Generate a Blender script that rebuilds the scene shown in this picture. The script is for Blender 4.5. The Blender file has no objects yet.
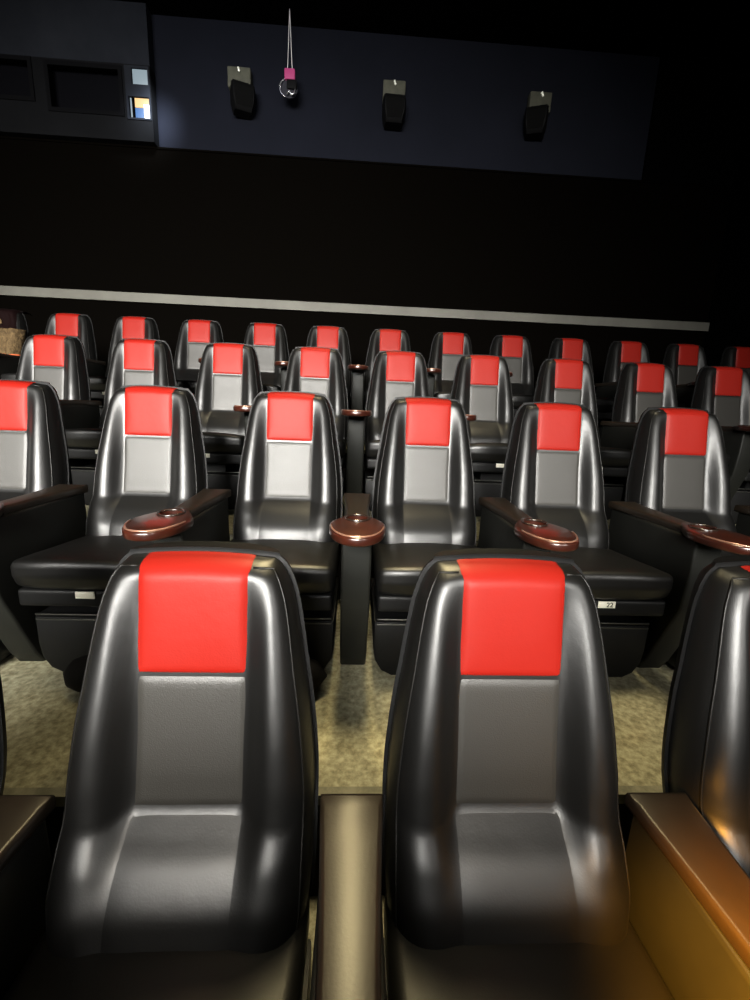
import bpy, bmesh, math, random
from mathutils import Vector, Matrix
random.seed(4)
D = bpy.data
col = bpy.context.scene.collection
PI = math.pi

# ------------------------------------------------------------------ materials
def mat(name, base, rough=0.5, metal=0.0, spec=0.5, coat=0.0, coat_rough=0.1, bump=None, mottled=None, emit=None, emit_s=0.0):
    m = D.materials.new(name); m.use_nodes = True
    nt = m.node_tree; b = nt.nodes['Principled BSDF']
    b.inputs['Base Color'].default_value = (*base, 1)
    b.inputs['Roughness'].default_value = rough
    b.inputs['Metallic'].default_value = metal
    b.inputs['Specular IOR Level'].default_value = spec
    b.inputs['Coat Weight'].default_value = coat
    b.inputs['Coat Roughness'].default_value = coat_rough
    tc = nt.nodes.new('ShaderNodeTexCoord')
    if mottled:
        c2, scale, lo, hi = mottled
        n = nt.nodes.new('ShaderNodeTexNoise'); n.inputs['Scale'].default_value = scale; n.inputs['Detail'].default_value = 8
        n.inputs['Roughness'].default_value = 0.65
        nt.links.new(tc.outputs['Object'], n.inputs['Vector'])
        r = nt.nodes.new('ShaderNodeValToRGB')
        r.color_ramp.elements[0].position = lo; r.color_ramp.elements[0].color = (*base, 1)
        r.color_ramp.elements[1].position = hi; r.color_ramp.elements[1].color = (*c2, 1)
        nt.links.new(n.outputs['Fac'], r.inputs['Fac']); nt.links.new(r.outputs['Color'], b.inputs['Base Color'])
    if bump:
        prev = None
        for (scale, strength, dist) in bump:
            n = nt.nodes.new('ShaderNodeTexNoise'); n.inputs['Scale'].default_value = scale; n.inputs['Detail'].default_value = 3
            nt.links.new(tc.outputs['Object'], n.inputs['Vector'])
            bp = nt.nodes.new('ShaderNodeBump'); bp.inputs['Strength'].default_value = strength; bp.inputs['Distance'].default_value = dist
            nt.links.new(n.outputs['Fac'], bp.inputs['Height'])
            if prev: nt.links.new(prev.outputs['Normal'], bp.inputs['Normal'])
            prev = bp
        nt.links.new(prev.outputs['Normal'], b.inputs['Normal'])
    if emit:
        b.inputs['Emission Color'].default_value = (*emit, 1); b.inputs['Emission Strength'].default_value = emit_s
    return m

M = {}
M['leather'] = mat('black leather', (0.0052, 0.0050, 0.0047), 0.42, spec=0.68, bump=[(260, .10, .002), (7, .10, .02)])
M['red'] = mat('red leather', (0.215, 0.0115, 0.0065), 0.50, spec=0.22, bump=[(260, .12, .002), (9, .15, .015)])
M['panel'] = mat('charcoal upholstery', (0.026, 0.0243, 0.021), 0.48, spec=0.62, bump=[(420, .25, .002)])
M['shell'] = mat('black shell plastic', (0.005, 0.005, 0.005), 0.48, spec=0.22)
M['thread'] = mat('dark piping', (0.008, 0.0075, 0.0065), 0.42, spec=0.3)
M['frame'] = mat('black painted frame', (0.006, 0.006, 0.006), 0.5, spec=0.3)
M['trim_metal'] = mat('dull trim metal', (0.10, 0.10, 0.09), 0.35, metal=0.8)
M['tag'] = mat('ivory tag', (0.75, 0.73, 0.62), 0.5, emit=None)
M['ink'] = mat('tag ink', (0.12, 0.12, 0.10), 0.6)
M['post'] = mat('grey green laminate', (0.011, 0.0115, 0.010), 0.5, spec=0.3, mottled=((0.015, 0.0155, 0.013), 6, .35, .7))
M['vinyl'] = mat('dark brown arm vinyl', (0.022, 0.015, 0.009), 0.38, spec=0.5, bump=[(180, .1, .002)], mottled=((0.014, 0.010, 0.007), 7, .35, .7))
M['mahogany'] = mat('mahogany lacquer', (0.050, 0.012, 0.006), 0.3, spec=0.5, coat=0.7, coat_rough=.14, mottled=((0.028, 0.009, 0.006), 14, .35, .65))
M['rim'] = mat('painted rim highlight', (0.30, 0.17, 0.12), 0.28, metal=0.5, coat=.6)  # pale tone stands in for the highlight along the tray's front edge
M['ring'] = mat('cup ring plastic', (0.02, 0.013, 0.010), 0.2, spec=0.7, coat=.5)
M['concrete'] = mat('mottled concrete', (0.24, 0.22, 0.14), 0.75, spec=0.25, mottled=((0.50, 0.47, 0.33), 48, .36, .66), bump=[(60, .3, .004), (8, .2, .006)])
M['riser'] = mat('black riser carpet', (0.010, 0.009, 0.008), 0.95, spec=0.1, bump=[(300, .5, .004)])
M['nosing'] = mat('worn step edge', (0.20, 0.19, 0.13), 0.6, mottled=((0.30, 0.28, 0.20), 20, .4, .6))
M['wall_low'] = mat('black brown wall carpet', (0.0016, 0.0011, 0.0006), 0.95, spec=0.05, bump=[(200, .5, .004)])
M['wall_up'] = mat('blue grey paint', (0.014, 0.0155, 0.024), 0.85, spec=0.1, mottled=((0.011, 0.0125, 0.019), 1.4, .3, .7))
M['booth'] = mat('slate booth paint', (0.016, 0.018, 0.024), 0.85, spec=0.1, mottled=((0.030, 0.033, 0.041), 1.2, .3, .7))
M['booth_band'] = mat('dark booth band', (0.0060, 0.0062, 0.0072), 0.85, spec=0.1, mottled=((0.010, 0.0104, 0.012), 1.6, .3, .7))
M['black_wall'] = mat('flat black wall', (0.0012, 0.0012, 0.0012), 0.95, spec=0.05)
M['rail'] = mat('pale rail paint', (0.16, 0.157, 0.138), 0.6, spec=0.2, mottled=((0.125, 0.122, 0.108), 2.2, .35, .7))
M['booth_dark'] = mat('unlit booth interior', (0.004, 0.004, 0.005), 0.8, spec=0.1)
M['glass'] = mat('dark booth glass', (0.006, 0.006, 0.008), 0.25, spec=0.2)
M['speaker'] = mat('speaker cabinet black', (0.004, 0.004, 0.0045), 0.7, spec=0.2)
M['grille'] = mat('speaker grille cloth', (0.006, 0.006, 0.006), 0.9, spec=0.1, bump=[(300, .5, .004)])
M['bracket'] = mat('olive grey bracket', (0.13, 0.13, 0.10), 0.7, spec=0.2, mottled=((0.09, 0.09, 0.072), 12, .3, .7))
M['hook'] = mat('glowing hook glint', (0.9, 0.9, 0.8), 0.25, metal=0.3, emit=(1, 1, .85), emit_s=0.35)  # emission paints the glint on the hook
M['string'] = mat('white string', (0.75, 0.72, 0.72), 0.7)
M['pink'] = mat('pink plastic', (0.42, 0.06, 0.19), 0.6, emit=(.75, .1, .3), emit_s=0.04)  # weak emission added to brighten the pink, the clip is no lamp
M['clear'] = mat('smoked clear plastic', (0.05, 0.05, 0.06), 0.15, spec=0.7)
M['silver'] = mat('silver foil', (0.7, 0.7, 0.72), 0.2, metal=0.8)
M['lit_white'] = mat('lit booth pane', (0.03, 0.03, 0.03), 0.5, emit=(.40, .50, .56), emit_s=0.75)
M['lit_warm'] = mat('warm lit picture', (0.03, 0.03, 0.03), 0.5, emit=(1.0, .66, .30), emit_s=1.1)
M['lit_bright'] = mat('bright white light', (0.03, 0.03, 0.03), 0.5, emit=(.92, .96, 1.0), emit_s=2.6)
M['lit_blue'] = mat('blue lit picture', (0.02, 0.02, 0.03), 0.5, emit=(.10, .28, .62), emit_s=0.9)
M['bag'] = mat('black bag fabric', (0.006, 0.005, 0.005), 0.7, spec=0.2, bump=[(150, .3, .004)])
M['tan'] = mat('tan knit', (0.15, 0.105, 0.055), 0.85, spec=0.1, mottled=((0.06, 0.042, 0.024), 30, .35, .65), bump=[(60, .7, .012)])
M['maroon'] = mat('dark maroon lining', (0.007, 0.002, 0.002), 0.8, spec=0.1)
M['orange_trim'] = mat('orange trim', (0.62, 0.16, 0.06), 0.7)

# ------------------------------------------------------------------ helpers
def link(name, bm, m, parent=None, smooth=True, angle=None):
    me = D.meshes.new(name); bm.normal_update(); bm.to_mesh(me); bm.free()
    for k in (m if isinstance(m, (list, tuple)) else [m]): me.materials.append(k)
    if smooth:
        for p in me.polygons: p.use_smooth = True
        if angle is not None:
            me.set_sharp_from_angle(angle=math.radians(angle))
    o = D.objects.new(name, me); col.objects.link(o)
    if parent: o.parent = parent
    return o

def empty(name, loc, label, cat, group=None):
    o = D.objects.new(name, None); o.empty_display_size = .1; col.objects.link(o); o.location = loc
    tag(o, label, cat, group); return o

def tag(o, label, cat, group=None, kind=None):
    o['label'] = label; o['category'] = cat
    if group: o['group'] = group
    if kind: o['kind'] = kind
    return o

def copy_tree(o, parent=None):
    c = o.copy(); col.objects.link(c); c.parent = parent
    for ch in list(o.children): copy_tree(ch, c)
    return c

def axis_samples(h, r, n=6, k=4):
    a = [-h + r - r*math.sin(i/k*PI/2)*1.0 for i in range(k, 0, -1)]
    inner = [(-h+r) + (2*h-2*r)*i/n for i in range(n+1)]
    b = [-x for x in reversed(a)]
    return a + inner + b

def rbox(bm, c, s, r=.01, n=4, k=3, deform=None):
    """rounded box, centre c, full size s, edge radius r"""
    h = [x/2 for x in s]; r = min(r, *(x*.499 for x in h))
    S = [axis_samples(x, r, n, k) for x in h]
    cache = {}
    def vert(i, j, l):
        key = (i, j, l)
        if key in cache: return cache[key]
        p = Vector((S[0][i], S[1][j], S[2][l]))
        q = Vector([max(-(h[a]-r), min(h[a]-r, p[a])) for a in range(3)])
        d = p - q
        # push rim vertices out on a sphere
        v = q + d.normalized()*r if d.length > 1e-9 else p
        if deform: v = deform(v, h)
        cache[key] = bm.verts.new(v + Vector(c)); return cache[key]
    N = [len(x) for x in S]
    def face(a, b, c_, d): 
        try: bm.faces.new((a, b, c_, d))
        except ValueError: pass
    for i in range(N[0]-1):
        for j in range(N[1]-1):
            for l, fl in ((0, True), (N[2]-1, False)):
                q = [vert(i, j, l), vert(i+1, j, l), vert(i+1, j+1, l), vert(i, j+1, l)]
                face(*(reversed(q) if fl else q))
    for i in range(N[0]-1):
        for l in range(N[2]-1):
            for j, fl in ((0, False), (N[1]-1, True)):
                q = [vert(i, j, l), vert(i+1, j, l), vert(i+1, j, l+1), vert(i, j, l+1)]
                face(*(reversed(q) if fl else q))
    for j in range(N[1]-1):
        for l in range(N[2]-1):
            for i, fl in ((0, True), (N[0]-1, False)):
                q = [vert(i, j, l), vert(i, j+1, l), vert(i, j+1, l+1), vert(i, j, l+1)]
                face(*(reversed(q) if fl else q))
    return bm

def box(bm, x0, x1, y0, y1, z0, z1):
    v = [bm.verts.new((x, y, z)) for x in (x0, x1) for y in (y0, y1) for z in (z0, z1)]
    for f in ((0,1,3,2), (4,6,7,5), (0,4,5,1), (2,3,7,6), (0,2,6,4), (1,5,7,3)):
        bm.faces.new([v[i] for i in f])
    return bm

def tube(bm, pts, r, n=8, cap=True):
    pts = [Vector(p) for p in pts]; rings = []
    for i, p in enumerate(pts):
        t = (pts[min(i+1, len(pts)-1)] - pts[max(i-1, 0)]).normalized()
        a = t.cross(Vector((0, 0, 1)))
        if a.length < 1e-3: a = t.cross(Vector((0, 1, 0)))
        a.normalize(); b = t.cross(a)
        rr = r[i] if isinstance(r, (list, tuple)) else r
        rings.append([bm.verts.new(p + a*rr*math.cos(2*PI*k/n) + b*rr*math.sin(2*PI*k/n)) for k in range(n)])
    for i in range(len(rings)-1):
        for k in range(n):
            bm.faces.new((rings[i][k], rings[i][(k+1) % n], rings[i+1][(k+1) % n], rings[i+1][k]))
    if cap: bm.faces.new(list(reversed(rings[0]))); bm.faces.new(rings[-1])
    bmesh.ops.recalc_face_normals(bm, faces=bm.faces)
    return bm

def interp(tab, z):
    tab = sorted(tab)
    if z <= tab[0][0]: return tab[0][1]
    if z >= tab[-1][0]: return tab[-1][1]
    n = len(tab)
    for i in range(n-1):
        if tab[i][0] <= z <= tab[i+1][0]:
            x0, y0 = tab[i]; x1, y1 = tab[i+1]
            def slope(k):
                if k == 0: return (tab[1][1]-tab[0][1])/(tab[1][0]-tab[0][0])
                if k == n-1: return (tab[-1][1]-tab[-2][1])/(tab[-1][0]-tab[-2][0])
                a = (tab[k][1]-tab[k-1][1])/(tab[k][0]-tab[k-1][0]); b = (tab[k+1][1]-tab[k][1])/(tab[k+1][0]-tab[k][0])
                return 0 if a*b <= 0 else 2*a*b/(a+b)
            h = x1-x0; t = (z-x0)/h; m0 = slope(i)*h; m1 = slope(i+1)*h
            return (2*t**3-3*t*t+1)*y0 + (t**3-2*t*t+t)*m0 + (-2*t**3+3*t*t)*y1 + (t**3-t*t)*m1

def smooth(a, b, x):
    t = max(0, min(1, (x-a)/(b-a))); return t*t*(3-2*t)

# ------------------------------------------------------------------ the seat back surface
ZT = 1.089            # top of the pad
PW = 0.107            # half width of the centre panels
W_T = [(.36, .222), (.42, .236), (.52, .242), (.65, .240), (.78, .228), (.88, .212), (.98, .196), (1.02, .188), (1.052, .177), (1.072, .166), (1.083, .155), (ZT, .146)]
Y_T = [(.36, -.200), (.44, -.222), (.50, -.207), (.565, -.158), (.605, -.110), (.624, -.0905), (.70, -.070), (.80, -.048), (.88, -.034), (1.0, -.012), (1.08, .0), (ZT, .002)]
B_T = [(.36, .002), (.46, .008), (.54, .020), (.64, .058), (.75, .060), (.88, .048), (1.0, .030), (1.06, .014), (ZT, .006)]
BACK_T = [(.36, -.055), (.50, -.03), (.70, .02), (.90, .06), (1.08, .090), (ZT, .092)]
def back_w(z): return interp(W_T, z)
def top_scale(z):
    z0 = ZT - .028
    return 1 if z <= z0 else math.sqrt(max(0, 1-((z-z0)/(ZT-z0))**2))
def front_y(x, z):
    W = back_w(z); yc = interp(Y_T, z); yb = interp(BACK_T, z); ym = yc*.35 + yb*.65
    ax = abs(x)
    bump = interp([(0, 0), (PW-.004, 0), (PW+.012, .20), (PW+.05, .85), (PW+.085, 1.0), (PW+.14, .92)], ax) if ax > PW-.004 else 0
    y = yc - interp(B_T, z)*bump
    e = (1-min(1, ax/W)**7)**.5
    return ym + (y-ym)*e*(.25+.75*top_scale(z))
def rear_y(x, z):
    W = back_w(z); yc = interp(Y_T, z); yb = interp(BACK_T, z); ym = yc*.35 + yb*.65
    e = (1-min(1, abs(x)/W)**6)**.5
    return ym + (yb-ym)*e*(.5+.5*top_scale(z))
def arch(x, z): return .010*(1-(x/.16)**2)*smooth(.92, 1.08, z)

def backrest_bm():
    bm = bmesh.new(); rings = []
    zs = [.36+.012*i for i in range(int((1.058-.36)/.012)+1)] + [ZT-.028+.028*math.sin(PI/2*i/8) for i in range(1, 9)]
    K = 26
    base = [-1+2*i/(2*K) for i in range(2*K+1)]
    for z in zs:
        W = back_w(z)
        # samples: dense at the panel edge and the rim
        fx = [W*math.copysign(1-(1-abs(a))**1.5, a) for a in base]
        ring = [bm.verts.new((x, front_y(x, z), z+arch(x, z))) for x in fx]
        bx = [W*math.sin(PI/2*(1-2*i/14)) for i in range(1, 14)]
        ring += [bm.verts.new((x, rear_y(x, z), z+arch(x, z))) for x in bx]
        rings.append(ring)
    n = len(rings[0])
    for a, b in zip(rings, rings[1:]):
        for k in range(n): bm.faces.new((a[k], a[(k+1) % n], b[(k+1) % n], b[k]))
    bm.faces.new(list(reversed(rings[0])))
    # close the top as strips between front and rear edge
    top = rings[-1]; c = bm.verts.new((0, sum(v.co.y for v in top)/n, ZT+arch(0, ZT)+.003))
    for k in range(n): bm.faces.new((top[k], top[(k+1) % n], c))
    return bm

def patch_bm(z0, z1, puff=.006, w=PW, over=False, lift=.0025, flush=False):
    """a panel lying on the front of the back, its rim sunk into the leather"""
    bm = bmesh.new(); nx, nz = 22, 26
    path = [('f', z0+(z1-z0)*i/nz) for i in range(nz+1)]
    if over:   # carry the panel over the top to the rear edge
        path = [('f', z0+(ZT-.028-z0)*i/nz) for i in range(nz+1)] + [('f', ZT-.028+.028*math.sin(PI/2*i/8)) for i in range(1, 9)] + [('t', .15), ('t', .3)]
    grid = []
    for j, (kind, z) in enumerate(path):
        row = []
        for i in range(nx+1):
            u = -1+2*i/nx; x = u*w*(1.0 if kind == 'f' else 1.0)
            t = j/(len(path)-1)
            ex = (1-abs(u)**6)
            ez = min(1, (j+.0)/2.5) if over else min(1, j/2.5, (len(path)-1-j)/2.5)
            off = -.003 + (lift+.003)*min(1, ex*3)*min(1, ez*2) + puff*ex*(max(0, math.sin(PI*t))**.6 if not over else max(0, math.sin(PI*min(1, max(0, (z-z0)/(ZT-z0)))))**.6 if kind == 'f' else 0)
            if flush: off = .0006 + puff*ex*math.sin(PI*t)**.6 - (.003 if j == len(path)-1 else 0)
            if kind == 'f':
                y = front_y(x, z); zz = z+arch(x, z); ny = -1; nzv = 0
                if over and z > ZT-.028: nzv = smooth(ZT-.028, ZT, z); ny = -(1-nzv)
                row.append(bm.verts.new((x, y+ny*off, zz+nzv*max(off, .001))))
            else:
                yf = front_y(x, ZT); yr = rear_y(x, ZT)
                row.append(bm.verts.new((x, yf+(yr-yf)*z, ZT+arch(x, ZT)+.003*(1-abs(2*z-1))+max(off, .001))))
        grid.append(row)
    for j in range(len(grid)-1):
        for i in range(nx):
            bm.faces.new((grid[j][i], grid[j][i+1], grid[j+1][i+1], grid[j+1][i]))
    return bm

def shell_bm():
    """thin moulded back shell, a little larger than the pad so that its rim shows all round"""
    bm = bmesh.new(); rings = []
    top = ZT+.006
    zs = [.30+.03*i for i in range(26)] + [1.058, 1.068, 1.076, 1.082, 1.087, 1.091, top]
    for z in zs:
        zz = min(z, ZT); W = interp(W_T, max(zz, .36))+.007
        yb = interp(BACK_T, max(zz, .36)); yf = interp(Y_T, max(zz, .36))
        d0 = yf*.28+yb*.72; d1 = yb+.028
        s = top_scale(min(zz, ZT-.004))*.6+.4
        ring = []
        for i in range(17):
            x = W*math.sin(PI/2*(-1+2*i/16)); ring.append(bm.verts.new((x, d0, z+arch(x, zz)+.004)))
        for i in range(1, 16):
            x = W*math.sin(PI/2*(1-2*i/16)); e = (1-min(1, abs(x)/W)**4)**.5
            ring.append(bm.verts.new((x, d0+(d1-d0)*e*s, z+arch(x, zz)+.004)))
        rings.append(ring)
    n = len(rings[0])
    for a, b in zip(rings, rings[1:]):
        for k in range(n): bm.faces.new((a[k], a[(k+1) % n], b[(k+1) % n], b[k]))
    bm.faces.new(list(reversed(rings[0]))); bm.faces.new(rings[-1])
    return bm

def piping_bm():
    bm = bmesh.new()
    pts = []
    zs = [.40+.03*i for i in range(23)] + [1.062, 1.070, 1.076, 1.080]
    f = lambda s, z: (s*back_w(z)*.935, front_y(back_w(z)*.935, z)-.0005, z+arch(back_w(z)*.935, z))
    pts = [f(-1, z) for z in zs]
    tp = pts[-1]
    W = back_w(1.080)*.935
    for i in range(1, 16):
        x = -W+2*W*i/16
        if abs(x) < PW+.003: continue
        pts.append((x, front_y(x, 1.081)-.0005, 1.081+arch(x, 1.081)))
    left = [p for p in pts if p[0] < 0]
    tube(bm, left, .0026, 6)
    tube(bm, [(-x, y, z) for x, y, z in left], .0026, 6)
    return bm

def cushion_deform(v, h):
    x, y = v.x/h[0], v.y/h[1]
    tilt = -.020*y
    if v.z > 0: v.z += .020*(1-x*x)*(1-y*y) + .012*max(0, -y)*(1-abs(x)**3)
    # rounded nose
    if v.z < 0 and y < -.6: v.y += .02*(-y-.6)/.4*(-v.z/h[2])
    if abs(x) > .6: v.y += .018*(abs(x)-.6)/.4*(1 if y < -.5 else 0)
    v.z += tilt
    return v

def make_seat(label):
    t = empty('cinema_seat', (0, 0, 0), label, 'seat', None)
    link('backrest', backrest_bm(), M['leather'], t)
    hp = link('head_panel', patch_bm(.882, ZT, .007, over=True), M['red'], t); hp['label'] = 'red leather head panel'
    mp = link('middle_panel', patch_bm(.626, .8835, .002), M['panel'], t); mp['label'] = 'charcoal middle panel'
    link('lumbar_pad', patch_bm(.395, .625, .003, w=PW, flush=True), M['leather'], t)
    link('piping', piping_bm(), M['thread'], t)
    link('back_shell', shell_bm(), M['shell'], t, angle=50)
    # cushion
    bm = bmesh.new(); rbox(bm, (0, -.345, .415), (.480, .51, .105), .034, n=10, k=4, deform=cushion_deform)
    cu = link('seat_cushion', bm, M['leather'], t)
    bm = bmesh.new()
    tube(bm, [(x/20*.205, -.5945+.014*(abs(x)/20)**4, .470) for x in range(-20, 21)], .0035, 6)
    link('seam', bm, M['thread'], cu)
    # frame under the cushion, with a number tag
    bm = bmesh.new(); rbox(bm, (0, -.355, .345), (.47, .42, .065), .012)
    fr = link('seat_frame', bm, M['frame'], t)
    bm = bmesh.new(); rbox(bm, (0, -.568, .362), (.066, .006, .026), .003, n=2, k=2)
    tg = link('number_tag', bm, M['tag'], fr); tg['label'] = 'small ivory seat number tag'
    # rocker pedestal with rounded foot
    bm = bmesh.new()
    prof = [(-.165, .004), (-.205, .025), (-.232, .07), (-.240, .13), (-.240, .24)]
    for y0, y1 in ((-.50, -.06),):
        pr = [(x, z) for x, z in prof] + [(-x, z) for x, z in reversed(prof)]
        a = [bm.verts.new((x, y0, z)) for x, z in pr]; b = [bm.verts.new((x, y1, z)) for x, z in pr]
        n = len(pr)
        for k in range(n): bm.faces.new((a[k], a[(k+1) % n], b[(k+1) % n], b[k]))
        bm.faces.new(list(reversed(a))); bm.faces.new(b)
    bmesh.ops.recalc_face_normals(bm, faces=bm.faces)
    bmesh.ops.bevel(bm, geom=[e for e in bm.edges if abs(e.verts[0].co.y-e.verts[1].co.y) < 1e-6], offset=.012, segments=2, affect='EDGES', profile=.5)
    for v in bm.verts: v.co.z = max(v.co.z, 0.0)
    box(bm, -.08, .08, -.42, -.18, .235, .325)
    box(bm, -.18, .18, -.40, -.20, .0, .02)
    pe = link('pedestal', bm, M['frame'], t, angle=40)
    bm = bmesh.new()
    for z in (.232, .252): rbox(bm, (0, -.503, z), (.46, .008, .006), .002, n=2, k=1)
    link('trim_strip', bm, M['trim_metal'], pe)
    # bracket that carries the back
    bm = bmesh.new()
    for s in (-1, 1):
        tube(bm, [(s*.17, -.18, .31), (s*.17, -.08, .33), (s*.17, -.02, .40), (s*.17, .02, .52)], .016, 8)
    link('back_bracket', bm, M['frame'], t)
    return t

# ------------------------------------------------------------------ the armrest
def arm_z(y): return .662
def outline_solid(bm, pts, thick, z_of, hole=None, bev=.006):
    """closed plan outline -> slab with a rounded rim; optional round hole"""
    n = len(pts); c = Vector((sum(p[0] for p in pts)/n, sum(p[1] for p in pts)/n))
    def ring(inset, dz):
        out = []
        for i, p in enumerate(pts):
            a = Vector(pts[i-1]); b = Vector(pts[(i+1) % n]); t = (b-a).normalized(); nr = Vector((t.y, -t.x))
            q = Vector(p)-nr*inset
            out.append(bm.verts.new((q.x, q.y, z_of(q.y)+dz)))
        return out
    rs = [ring(bev*1.2, -thick), ring(bev*.3, -thick+bev*.35), ring(0, -thick+bev), ring(0, -bev), ring(bev*.3, -bev*.3), ring(bev*1.2, 0)]
    for a, b in zip(rs, rs[1:]):
        for k in range(n): bm.faces.new((a[k], a[(k+1) % n], b[(k+1) % n], b[k]))
    bm.faces.new(list(reversed(rs[0])))
    if not hole:
        bm.faces.new(rs[-1])
    else:
        hx, hy, hr, depth = hole; m = 32
        h = [bm.verts.new((hx+hr*math.cos(2*PI*k/m), hy+hr*math.sin(2*PI*k/m), z_of(hy+hr*math.sin(2*PI*k/m)))) for k in range(m)]
        e = []
        top = rs[-1]
        edges = [bm.edges.get((top[k], top[(k+1) % n])) for k in range(n)]
        for k in range(m): edges.append(bm.edges.new((h[k], h[(k+1) % m])))
        bmesh.ops.bridge_loops(bm, edges=edges)
        h2 = [bm.verts.new((v.co.x, v.co.y, v.co.z-depth)) for v in h]
        for k in range(m): bm.faces.new((h[(k+1) % m], h[k], h2[k], h2[(k+1) % m]))
        bm.faces.new(h2)
    bmesh.ops.recalc_face_normals(bm, faces=bm.faces)

def make_armrest(label):
    t = empty('armrest', (0, 0, 0), label, 'armrest', None)
    # padded cap, wide at the rear, waisted towards the tray
    L = []
    N = 14
    for i in range(N+1):
        y = -.088-.43*i/N
        w = interp([(-.52, .040), (-.40, .042), (-.30, .047), (-.18, .055), (-.12, .060), (-.088, .061)], y)
        L.append((w, y))
    pts = [(x, y) for x, y in reversed(L)] + [(-x, y) for x, y in L]
    bm = bmesh.new(); outline_solid(bm, pts, .034, arm_z, bev=.008)
    link('arm_pad', bm, M['vinyl'], t, angle=50)
    # oval lacquered tray with a cup well
    pts = []
    for k in range(64):
        a = 2*PI*k/64
        x = .093*math.copysign(abs(math.cos(a))**.88, math.cos(a)); y = -.635+.155*math.sin(a)
        if y > -.635: x *= 1-.40*smooth(-.635, -.48, y)
        pts.append((x, y))
    bm = bmesh.new(); outline_solid(bm, pts, .030, lambda y: arm_z(y)+.006, hole=(0, -.565, .038, .022), bev=.007)
    tr = link('cup_tray', bm, M['mahogany'], t, angle=50); tr['label'] = 'oval mahogany cup tray'
    bm = bmesh.new()
    m = 32; R = .041
    tube(bm, [(R*math.cos(2*PI*k/m), -.565+R*math.sin(2*PI*k/m), arm_z(-.565+R*math.sin(2*PI*k/m))+.008) for k in range(m+1)], .0042, 8, cap=False)
    link('cup_ring', bm, M['ring'], tr)
    # paler front arc of the rim, the tray's highlight put into its colour
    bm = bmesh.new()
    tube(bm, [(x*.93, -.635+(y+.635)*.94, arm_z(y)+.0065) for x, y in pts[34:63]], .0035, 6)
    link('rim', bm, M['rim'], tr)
    # upright panel down to the floor, rounded at the foot
    bm = bmesh.new(); prof = []
    zt = lambda y: arm_z(y)-.033
    prof = [(-.10, zt(-.10)), (-.10, .08), (-.13, .02), (-.18, .0), (-.40, .0), (-.45, .02), (-.485, .08), (-.60, .36), (-.61, .50), (-.61, zt(-.61)+.006)]
    a = [bm.verts.new((-.052, y, z)) for y, z in prof]; b = [bm.verts.new((.052, y, z)) for y, z in prof]
    n = len(prof)
    for k in range(n): bm.faces.new((a[k], a[(k+1) % n], b[(k+1) % n], b[k]))
    bm.faces.new(list(reversed(a))); bm.faces.new(b)
    bmesh.ops.recalc_face_normals(bm, faces=bm.faces)
    bmesh.ops.bevel(bm, geom=[e for e in bm.edges if abs(e.verts[0].co.x-e.verts[1].co.x) < 1e-6 and abs(e.verts[0].co.x) > .01], offset=.010, segments=3, affect='EDGES', profile=.5)
    link('support_panel', bm, M['post'], t, angle=40)
    return t

# ------------------------------------------------------------------ rows
P, R = 1.2, .3593
XS = {1: [-.500, .147, .779, 1.405],
      2: [-1.112, -.484, .147, .783, 1.405, 2.028],
      3: [-1.708, -1.095, -.478, .139, .757, 1.376, 2.008, 2.634, 3.244],
      4: [-2.951, -2.336, -1.716, -1.099, -.472, .140, .756, 1.384, 1.985, 2.602, 3.214, 3.818, 4.432]}
DZ = {1: [0]*4, 2: [.006, .003, -.006, -.012, -.008, -.003], 3: [0]*9, 4: [0]*13}
ORD = ['first', 'second', 'third', 'fourth', 'fifth', 'sixth', 'seventh', 'eighth', 'ninth', 'tenth', 'eleventh', 'twelfth', 'thirteenth']
ROWN = {1: 'front row', 2: 'second row', 3: 'third row', 4: 'back row'}
def which(i, n):
    if i == 0: return 'leftmost'
    if i == n-1: return 'rightmost'
    if i <= n//2: return ORD[i]+' from the left'
    return ORD[n-1-i]+' from the right'
SPECIAL = {(1, 0): 'cinema seat barely showing at the far left edge of the front row',
           (1, 1): 'large black leather front row cinema seat left of the narrow tan lit armrest',
           (1, 2): 'large black leather front row cinema seat right of the narrow tan lit armrest',
           (1, 3): 'dark front row cinema seat cut off by the right edge of the photo',
           (2, 0): 'second row cinema seat cut off by the left edge of the photo',
           (4, 0): 'back row cinema seat at the left edge with a tan jacket over it'}
seat0 = arm0 = None
first = {}
for k in (1, 2, 3, 4):
    n = len(XS[k])
    for i, x in enumerate(XS[k]):
        lab = SPECIAL.get((k, i)) or f'black and red cinema seat, {which(i, n)} in the {ROWN[k]}'
        if seat0 is None: o = seat0 = make_seat(lab)
        else: o = copy_tree(seat0)
        o.location = (x, (k-1)*P, (k-1)*R)
        o['label'] = lab; o['group'] = f'cinema seats of the {ROWN[k]}'
        first[(k, i)] = o
    xs = [(a+b)/2 for a, b in zip(XS[k], XS[k][1:])]
    if k == 1: xs = [-.163, .465, 1.086]
    if k in (2, 3): xs.append(XS[k][-1]+.313)
    m = len(xs)
    for i, x in enumerate(xs):
        if k == 1: lab = ['dark front row armrest at the left edge of the photo', 'tan lit front row armrest between the two large front seats', 'orange lit front row armrest at the lower right of the photo'][i]
        else: lab = f'armrest with oval mahogany cup tray, {which(i, m)} in the {ROWN[k]}'
        if arm0 is None: o = arm0 = make_armrest(lab)
        else: o = copy_tree(arm0)
        o.location = (x, (k-1)*P, (k-1)*R)
        o['label'] = lab; o['group'] = f'armrests of the {ROWN[k]}'

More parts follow.
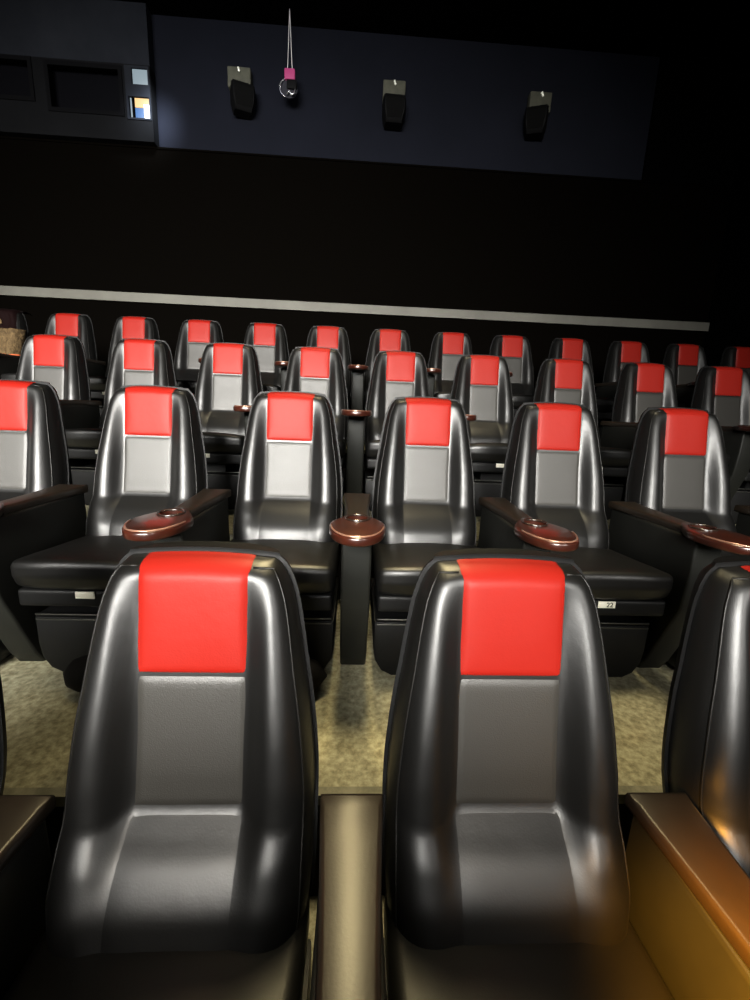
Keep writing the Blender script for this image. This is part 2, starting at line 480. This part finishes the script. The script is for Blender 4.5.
# seat number on the tag of the right hand second row seat (the only one one can read)
cu = D.curves.new('tag text', 'FONT'); cu.body = '22'; cu.size = .026; cu.align_x = 'CENTER'; cu.align_y = 'CENTER'; cu.extrude = .0008
tmp = D.objects.new('tag text', cu); col.objects.link(tmp)
dg = bpy.context.evaluated_depsgraph_get()
me = D.meshes.new_from_object(tmp.evaluated_get(dg)); D.objects.remove(tmp)
me.materials.clear(); me.materials.append(M['ink'])
fr = [c for c in first[(2, 4)].children if c.name.startswith('seat_frame')][0]
tg = [c for c in fr.children if c.name.startswith('number_tag')][0]
nm = D.objects.new('tag_number', me); col.objects.link(nm)
# parts go three deep at most, so the digits sit beside the plate, under the same frame
nm.parent = fr; nm.location = (.010, -.5722, .362); nm.rotation_euler = (PI/2, 0, 0)

# ------------------------------------------------------------------ setting
def struct(name, bm, m, smooth_=False):
    o = link(name, bm, m, None, smooth_); o['kind'] = 'structure'; return o
XL, XR = -5.0, 5.0
YW = 4.9
CE = 5.52
for k in (1, 2, 3, 4):
    y0 = -2.2 if k == 1 else (k-1)*P-1.015+.0
    y1 = k*P-1.015 if k < 4 else YW
    z = (k-1)*R
    bm = bmesh.new(); box(bm, XL, XR, y0, y1+(.0), z-.15 if k > 1 else -.15, z)
    struct('floor', bm, M['concrete'] if k < 3 else M['concrete'])
    if k > 1:
        bm = bmesh.new(); box(bm, XL, XR, y0-.004, y0, z-R, z-.032); struct('trim_%d' % (10+k), bm, M['riser'])
        bm = bmesh.new(); box(bm, XL, XR, y0-.008, y0+.02, z-.03, z+.002); struct('trim_%d' % (20+k), bm, M['nosing'])
# unseen wall behind the camera, added to keep screen light off the front cushions
bm = bmesh.new(); box(bm, XL, XR, -1.50, -1.38, 0, 1.23); struct('wall_light_block', bm, M['riser'])
bm = bmesh.new(); box(bm, XL, XR, YW, YW+.15, -.15, 4.24); struct('wall_back', bm, M['wall_low'])
bm = bmesh.new(); box(bm, XL, XR, YW+.03, YW+.15, 4.24, CE); struct('wall_back_upper', bm, M['wall_up'])
bm = bmesh.new(); box(bm, XL-.15, XL, -2.2, YW+.15, -.15, CE); struct('wall_left', bm, M['black_wall'])
bm = bmesh.new(); box(bm, XR, XR+.15, -2.2, YW+.15, -.15, CE); struct('wall_right', bm, M['black_wall'])
bm = bmesh.new(); box(bm, XL-.15, XR+.15, -2.2, YW+.15, CE, CE+.15); struct('ceiling', bm, M['black_wall'])
bm = bmesh.new(); box(bm, XL, XR, YW-.05, YW, 2.563, 2.668); struct('trim_1', bm, M['rail'])
bm = bmesh.new(); box(bm, XL, XR, YW-.012, YW, 4.225, 4.245); struct('trim_2', bm, M['wall_low'])
# flat black panel added at the right, where the painted band fades to dark
bm = bmesh.new(); box(bm, 3.84, XR, YW-.02, YW+.03, 4.245, CE); struct('trim_3', bm, M['black_wall'])
# booth front: painted, slightly proud of the wall, with openings
def frame_slab(bm, X0, X1, Z0, Z1, holes, y0, y1):
    xs = sorted({X0, X1, *[h[0] for h in holes], *[h[1] for h in holes]}); zs = sorted({Z0, Z1, *[h[2] for h in holes], *[h[3] for h in holes]})
    for a, b in zip(xs, xs[1:]):
        for c, d in zip(zs, zs[1:]):
            cx, cz = (a+b)/2, (c+d)/2
            if any(h[0] < cx < h[1] and h[2] < cz < h[3] for h in holes): continue
            box(bm, a, b, y0, y1, c, d)
    bmesh.ops.remove_doubles(bm, verts=bm.verts, dist=1e-5)
holes = [(-3.72, -3.20, 4.57, 4.94), (-3.03, -2.25, 4.49, 4.92), (-2.19, -1.95, 4.46, 4.94)]
bm = bmesh.new(); frame_slab(bm, XL, -1.93, 4.245, 4.965, holes, YW-.10, YW+.03); struct('wall_booth', bm, M['booth_band'])
bm = bmesh.new(); box(bm, XL, -1.93, YW-.10, YW+.03, 4.965, CE); struct('wall_booth_upper', bm, M['booth'])
for idx, (a, b, c, d) in enumerate(holes[:2]):
    bm = bmesh.new(); box(bm, a-.001, b+.001, YW+.005, YW+.028, c-.001, d+.001); g = struct('window_%d' % (idx+1), bm, M['glass'])
    bm = bmesh.new(); frame_slab(bm, a-.02, b+.02, c-.02, d+.02, [(a+.02, b-.02, c+.02, d-.02)], YW-.112, YW-.095); f = link('window_frame', bm, M['booth_dark'], g, False)
# things seen at the lit port
a, b, c, d = holes[2]
bm = bmesh.new(); box(bm, a-.001, b+.001, YW+.005, YW+.028, c-.001, d+.001); g = struct('window_3', bm, M['booth_dark'])
bm = bmesh.new(); frame_slab(bm, a-.012, b+.012, c-.012, d+.012, [(a+.01, b-.006, c+.005, 4.665), (a+.06, b-.006, 4.78, d-.01)], YW-.108, YW-.09); link('window_frame', bm, M['booth'], g, False)
def pane(name, m, x0, x1, z0, z1, y=YW-.085):
    bm = bmesh.new(); rbox(bm, ((x0+x1)/2, y, (z0+z1)/2), (x1-x0, .012, z1-z0), .005, n=2, k=2); return link(name, bm, m, g)
pane('upper_pane', M['lit_white'], -2.125, -1.958, 4.785, 4.93)
pane('warm_pane', M['lit_warm'], -2.12, -1.958, 4.575, 4.662)
pane('white_pane', M['lit_bright'], -2.02, -1.958, 4.468, 4.60, YW-.097)
pane('blue_pane', M['lit_blue'], -2.12, -2.03, 4.468, 4.57)
pane('side_sliver', M['lit_white'], -2.17, -2.155, 4.47, 4.66)

# ------------------------------------------------------------------ surround speakers
def make_speaker(label):
    t = empty('wall_speaker', (0, 0, 0), label, 'speaker', 'surround speakers on the back wall')
    # local: wall at y=0, top of cabinet at z=0, cabinet hangs below and leans out
    bm = bmesh.new()
    sec = [(0.0, .125, -.20, -.05), (-.05, .130, -.225, -.04), (-.15, .126, -.235, -.03), (-.22, .108, -.20, -.03), (-.25, .098, -.165, -.03)]
    rings = []
    for z, w, yf, yb in sec:
        rings.append([bm.verts.new(p) for p in ((-w*.86, yf, z), (w*.86, yf, z), (w, yf+.04, z), (w, yb, z), (-w, yb, z), (-w, yf+.04, z))])
    for r0, r1 in zip(rings, rings[1:]):
        for k in range(6): bm.faces.new((r0[k], r1[k], r1[(k+1) % 6], r0[(k+1) % 6]))
    bm.faces.new(rings[0]); bm.faces.new(list(reversed(rings[-1])))
    bmesh.ops.recalc_face_normals(bm, faces=bm.faces)
    link('cabinet', bm, M['speaker'], t, angle=35)
    bm = bmesh.new()
    v = [bm.verts.new(p) for p in ((-.095, -.206, -.01), (.095, -.206, -.01), (.10, -.231, -.05), (.097, -.241, -.15), (.08, -.206, -.22), (-.08, -.206, -.22), (-.097, -.241, -.15), (-.10, -.231, -.05))]
    bm.faces.new((v[0], v[7], v[2], v[1])); bm.faces.new((v[7], v[6], v[3], v[2])); bm.faces.new((v[6], v[5], v[4], v[3]))
    bmesh.ops.recalc_face_normals(bm, faces=bm.faces)
    link('grille', bm, M['grille'], t, False)
    # wall plate above the cabinet with tilted face
    bm = bmesh.new(); rbox(bm, (0, -.05, .100), (.255, .10, .196), .012, n=2, k=2)
    br = link('mounting_bracket', bm, M['bracket'], t); br['label'] = 'olive grey mounting bracket'
    bm = bmesh.new(); tube(bm, [(.0, -.10, .180), (.0, -.122, .172), (.004, -.124, .148), (.016, -.118, .142)], .011, 8)
    link('hook', bm, M['hook'], br)
    bm = bmesh.new(); box(bm, -.05, .05, -.05, .0, -.22, -.02); link('wall_arm', bm, M['speaker'], t, False)
    return t
sp0 = None
for (x, z, yawd, lab) in ((-.975, 4.845, 20, 'black wall speaker nearest the pink hanging ornament'),
                    (.760, 4.835, 2, 'middle one of the three black wall speakers'),
                    (2.455, 4.835, -20, 'rightmost black speaker high on the blue grey back wall')):
    if sp0 is None: o = sp0 = make_speaker(lab)
    else: o = copy_tree(sp0)
    o.location = (x, YW+.03, z); o['label'] = lab
    for c in o.children:
        if c.name.split('.')[0] in ('cabinet', 'grille'): c.rotation_euler.z = math.radians(yawd)   # aimed at the middle of the hall

# ------------------------------------------------------------------ hanging ornament
t = empty('hanging_ornament', (-.395, 4.72, CE-.002), 'pink tag with a clear round disc hanging from two white strings', 'ornament')
for s in (-1, 1):
    bm = bmesh.new(); tube(bm, [(.0, 0, -.0), (s*.006, 0, -.12), (s*.022, 0, -.49), (s*.027, 0, -.55)], .0045, 6); link('string', bm, M['string'], t)
bm = bmesh.new(); rbox(bm, (0, 0, -.590), (.115, .05, .10), .008, n=2, k=2); tg = link('pink_clip', bm, M['pink'], t); tg['label'] = 'pink clip'
bm = bmesh.new(); rbox(bm, (.022, 0, -.680), (.11, .04, .085), .01, n=2, k=2); link('black_holder', bm, M['speaker'], t)
bm = bmesh.new()
cx, cz, RR = -.022, -.710, .088
tube(bm, [(cx+RR*math.cos(PI*.55+PI*.85*k/20), 0, cz+RR*math.sin(PI*.55+PI*.85*k/20)) for k in range(21)], [.003+.006*math.sin(PI*k/20) for k in range(21)], 6); link('disc_rim', bm, M['silver'], t)
bm = bmesh.new(); bmesh.ops.create_cone(bm, cap_ends=True, segments=32, radius1=.088, radius2=.088, depth=.016, matrix=Matrix.Translation((cx+.015, .012, cz-.005)) @ Matrix.Rotation(PI/2, 4, 'X')); link('disc', bm, M['clear'], t, angle=30)
bm = bmesh.new(); tube(bm, [(-.03, -.02, -.782), (-.005, -.022, -.750), (.02, -.022, -.782), (.05, -.022, -.772), (.062, -.022, -.725)], [.008, .012, .013, .012, .006], 8); link('foil_ribbon', bm, M['silver'], t)

# ------------------------------------------------------------------ bag on the floor behind the first big seat
t = empty('black_bag', (-.10, .60, R), 'black rounded bag lying on the concrete behind the left big front seat', 'bag')
bm = bmesh.new()
n = 26; L = .47
pts = []; rr = []
for i in range(n+1):
    u = -1+2*i/n; pts.append((u*L, 0, .075)); rr.append(max(.004, .075*(1-abs(u)**7)**.5))
tube(bm, pts, rr, 20); link('bag_body', bm, M['bag'], t)
bm = bmesh.new()
for s in (-.16, .16):
    tube(bm, [(s, .077*math.cos(a), .075+.077*math.sin(a)) for a in [PI*(-.15)+PI*1.3*k/16 for k in range(17)]], .010, 6)
link('strap', bm, M['frame'], t)

# ------------------------------------------------------------------ jacket over the seat at the left edge
jx, jy, jz = XS[4][0], 3*P, 3*R
t = empty('jacket', (jx, jy, jz), 'tan knit jacket with maroon collar draped over the leftmost back row seat', 'jacket')
def drape(z0, z1, w0, w1, off, wav, ph, over=False):
    bm = bmesh.new(); g = []; nx, nz = 30, 18
    for j in range(nz+1):
        row = []; z = z0+(z1-z0)*j/nz
        w = w0+(w1-w0)*j/nz
        for i in range(nx+1):
            u = -1+2*i/nx; x = u*w
            xs = max(-back_w(min(z, ZT))*.97, min(back_w(min(z, ZT))*.97, x))
            y = front_y(xs, min(z, ZT))-off-wav*(.5+.5*math.sin(9*u+ph+j*.35))
            if abs(u) > .8: y += (abs(u)-.8)*.25
            zz = z + arch(max(-.16, min(.16, x)), min(z, ZT)) + (.02*math.sin(3*u+ph) if j == 0 else 0)
            row.append(bm.verts.new((x, y, zz)))
        g.append(row)
    if over:
        for d in (.03, .07, .12):
            g.append([bm.verts.new((v.co.x, v.co.y+d, v.co.z+.012-(.15*max(0, d-.05)))) for v in g[nz]])
    for a, b in zip(g, g[1:]):
        for k in range(nx): bm.faces.new((a[k], a[k+1], b[k+1], b[k]))
    return bm
def thick(o, th):
    m = o.modifiers.new('Solidify', 'SOLIDIFY'); m.thickness = th; m.offset = 1; return o
thick(link('collar', drape(.86, ZT, .205, .15, .012, .012, 1.0, True), M['maroon'], t), .008)['label'] = 'dark maroon collar'
thick(link('jacket_body', drape(.66, .92, .215, .222, .030, .020, .3), M['tan'], t), .012)
thick(link('hem', drape(.645, .685, .222, .222, .042, .014, .3), M['orange_trim'], t), .010)['label'] = 'orange hem'
bm = bmesh.new(); rbox(bm, (.03, -.045, .985), (.035, .02, .045), .009, n=2, k=2); link('button', bm, M['tan'], t)

# ------------------------------------------------------------------ lights
def area(name, loc, aim, sx, sy, power, color=(1, 1, 1), spread=180):
    l = D.lights.new(name, 'AREA'); l.shape = 'RECTANGLE'; l.size = sx; l.size_y = sy; l.energy = power; l.color = color
    l.spread = math.radians(spread)
    o = D.objects.new(name, l); col.objects.link(o); o.location = loc
    o.rotation_euler = (Vector(aim)-Vector(loc)).to_track_quat('-Z', 'Y').to_euler(); return o
def spot(name, loc, aim, power, color, ang, blend=.6, r=.1):
    l = D.lights.new(name, 'SPOT'); l.energy = power; l.color = color; l.spot_size = math.radians(ang); l.spot_blend = blend; l.shadow_soft_size = r
    o = D.objects.new(name, l); col.objects.link(o); o.location = loc
    o.rotation_euler = (Vector(aim)-Vector(loc)).to_track_quat('-Z', 'Y').to_euler(); return o
area('screen light', (-2.0, -6.0, 3.5), (-1.3, 2.2, 1.4), 6.0, 2.0, 460, (1.0, .98, .93), 58)
area('screen light right', (4.0, -5.0, 3.2), (.8, 2.2, 1.5), 1.5, 2.0, 30, (1.0, .97, .92), 60)
for x, y, z, p, a, r in ((-.55, .55, 4.6, 170, 22, .4), (.48, .55, 4.6, 700, 20, .4), (1.55, .55, 4.6, 540, 22, .4), (-.2, 2.0, 4.9, 160, 40, .12), (1.6, 2.0, 4.9, 160, 40, .12), (.6, 3.2, 5.2, 160, 46, .12)):
    spot('downlight', (x, y, z), (x, y-.10, 0), p, (1.0, .87, .58), a, .9, r)
area('arm pad sheen light', (.50, 2.35, 5.0), (.467, -.25, .66), .20, 1.2, 5.0, (1.0, .84, .48), 24)  # lamp added to put a sheen on the middle front arm pad
for x in (.05, .80):
    spot('lumbar fill spot', (x, -3.2, 3.0), (x+.06, -.14, .66), 270, (1.0, .90, .76), 8.5, 1.0, .05)  # narrow spots added to brighten the front row lumbar pads
spot('orange arm fill', (.68, -.72, 1.02), (1.20, -.38, .46), 470, (1.0, .46, .05), 50, .7, .06)  # orange lamp added beside the camera to tint the right front armrest
area('wall wash', (-1.2, 2.6, 5.3), (-.6, 4.9, 4.75), 2.4, .3, 2.5, (.72, .80, 1.0), 100)
spot('booth spill', (-1.66, 4.35, 4.78), (-1.96, 4.9, 4.46), 140, (.85, .93, 1.0), 50, 1.0, .16)
w = D.worlds.new('World'); bpy.context.scene.world = w; w.use_nodes = True
w.node_tree.nodes['Background'].inputs[0].default_value = (.02, .02, .022, 1); w.node_tree.nodes['Background'].inputs[1].default_value = .10

# ------------------------------------------------------------------ camera
f, cx, cy, cz, yaw, pit, rol = 417.161, .45400, -.76993, 1.40208, .04922, .21521, .04046
fwd0 = Vector((math.sin(yaw)*math.cos(pit), math.cos(yaw)*math.cos(pit), -math.sin(pit)))
rt0 = Vector((math.cos(yaw), -math.sin(yaw), 0)); up0 = rt0.cross(fwd0)
rt = rt0*math.cos(rol)+up0*math.sin(rol); up = -rt0*math.sin(rol)+up0*math.cos(rol)
cam = D.cameras.new('Camera'); cam.sensor_fit = 'VERTICAL'; cam.sensor_height = 36; cam.lens = f/1000*36; cam.clip_start = .02
co = D.objects.new('Camera', cam); col.objects.link(co)
mw = Matrix((rt, up, -fwd0)).transposed().to_4x4(); mw.translation = (cx, cy, cz); co.matrix_world = mw
sc = bpy.context.scene; sc.camera = co
sc.view_settings.view_transform = 'Standard'; sc.view_settings.look = 'None'; sc.view_settings.exposure = 0; sc.view_settings.gamma = 0.86
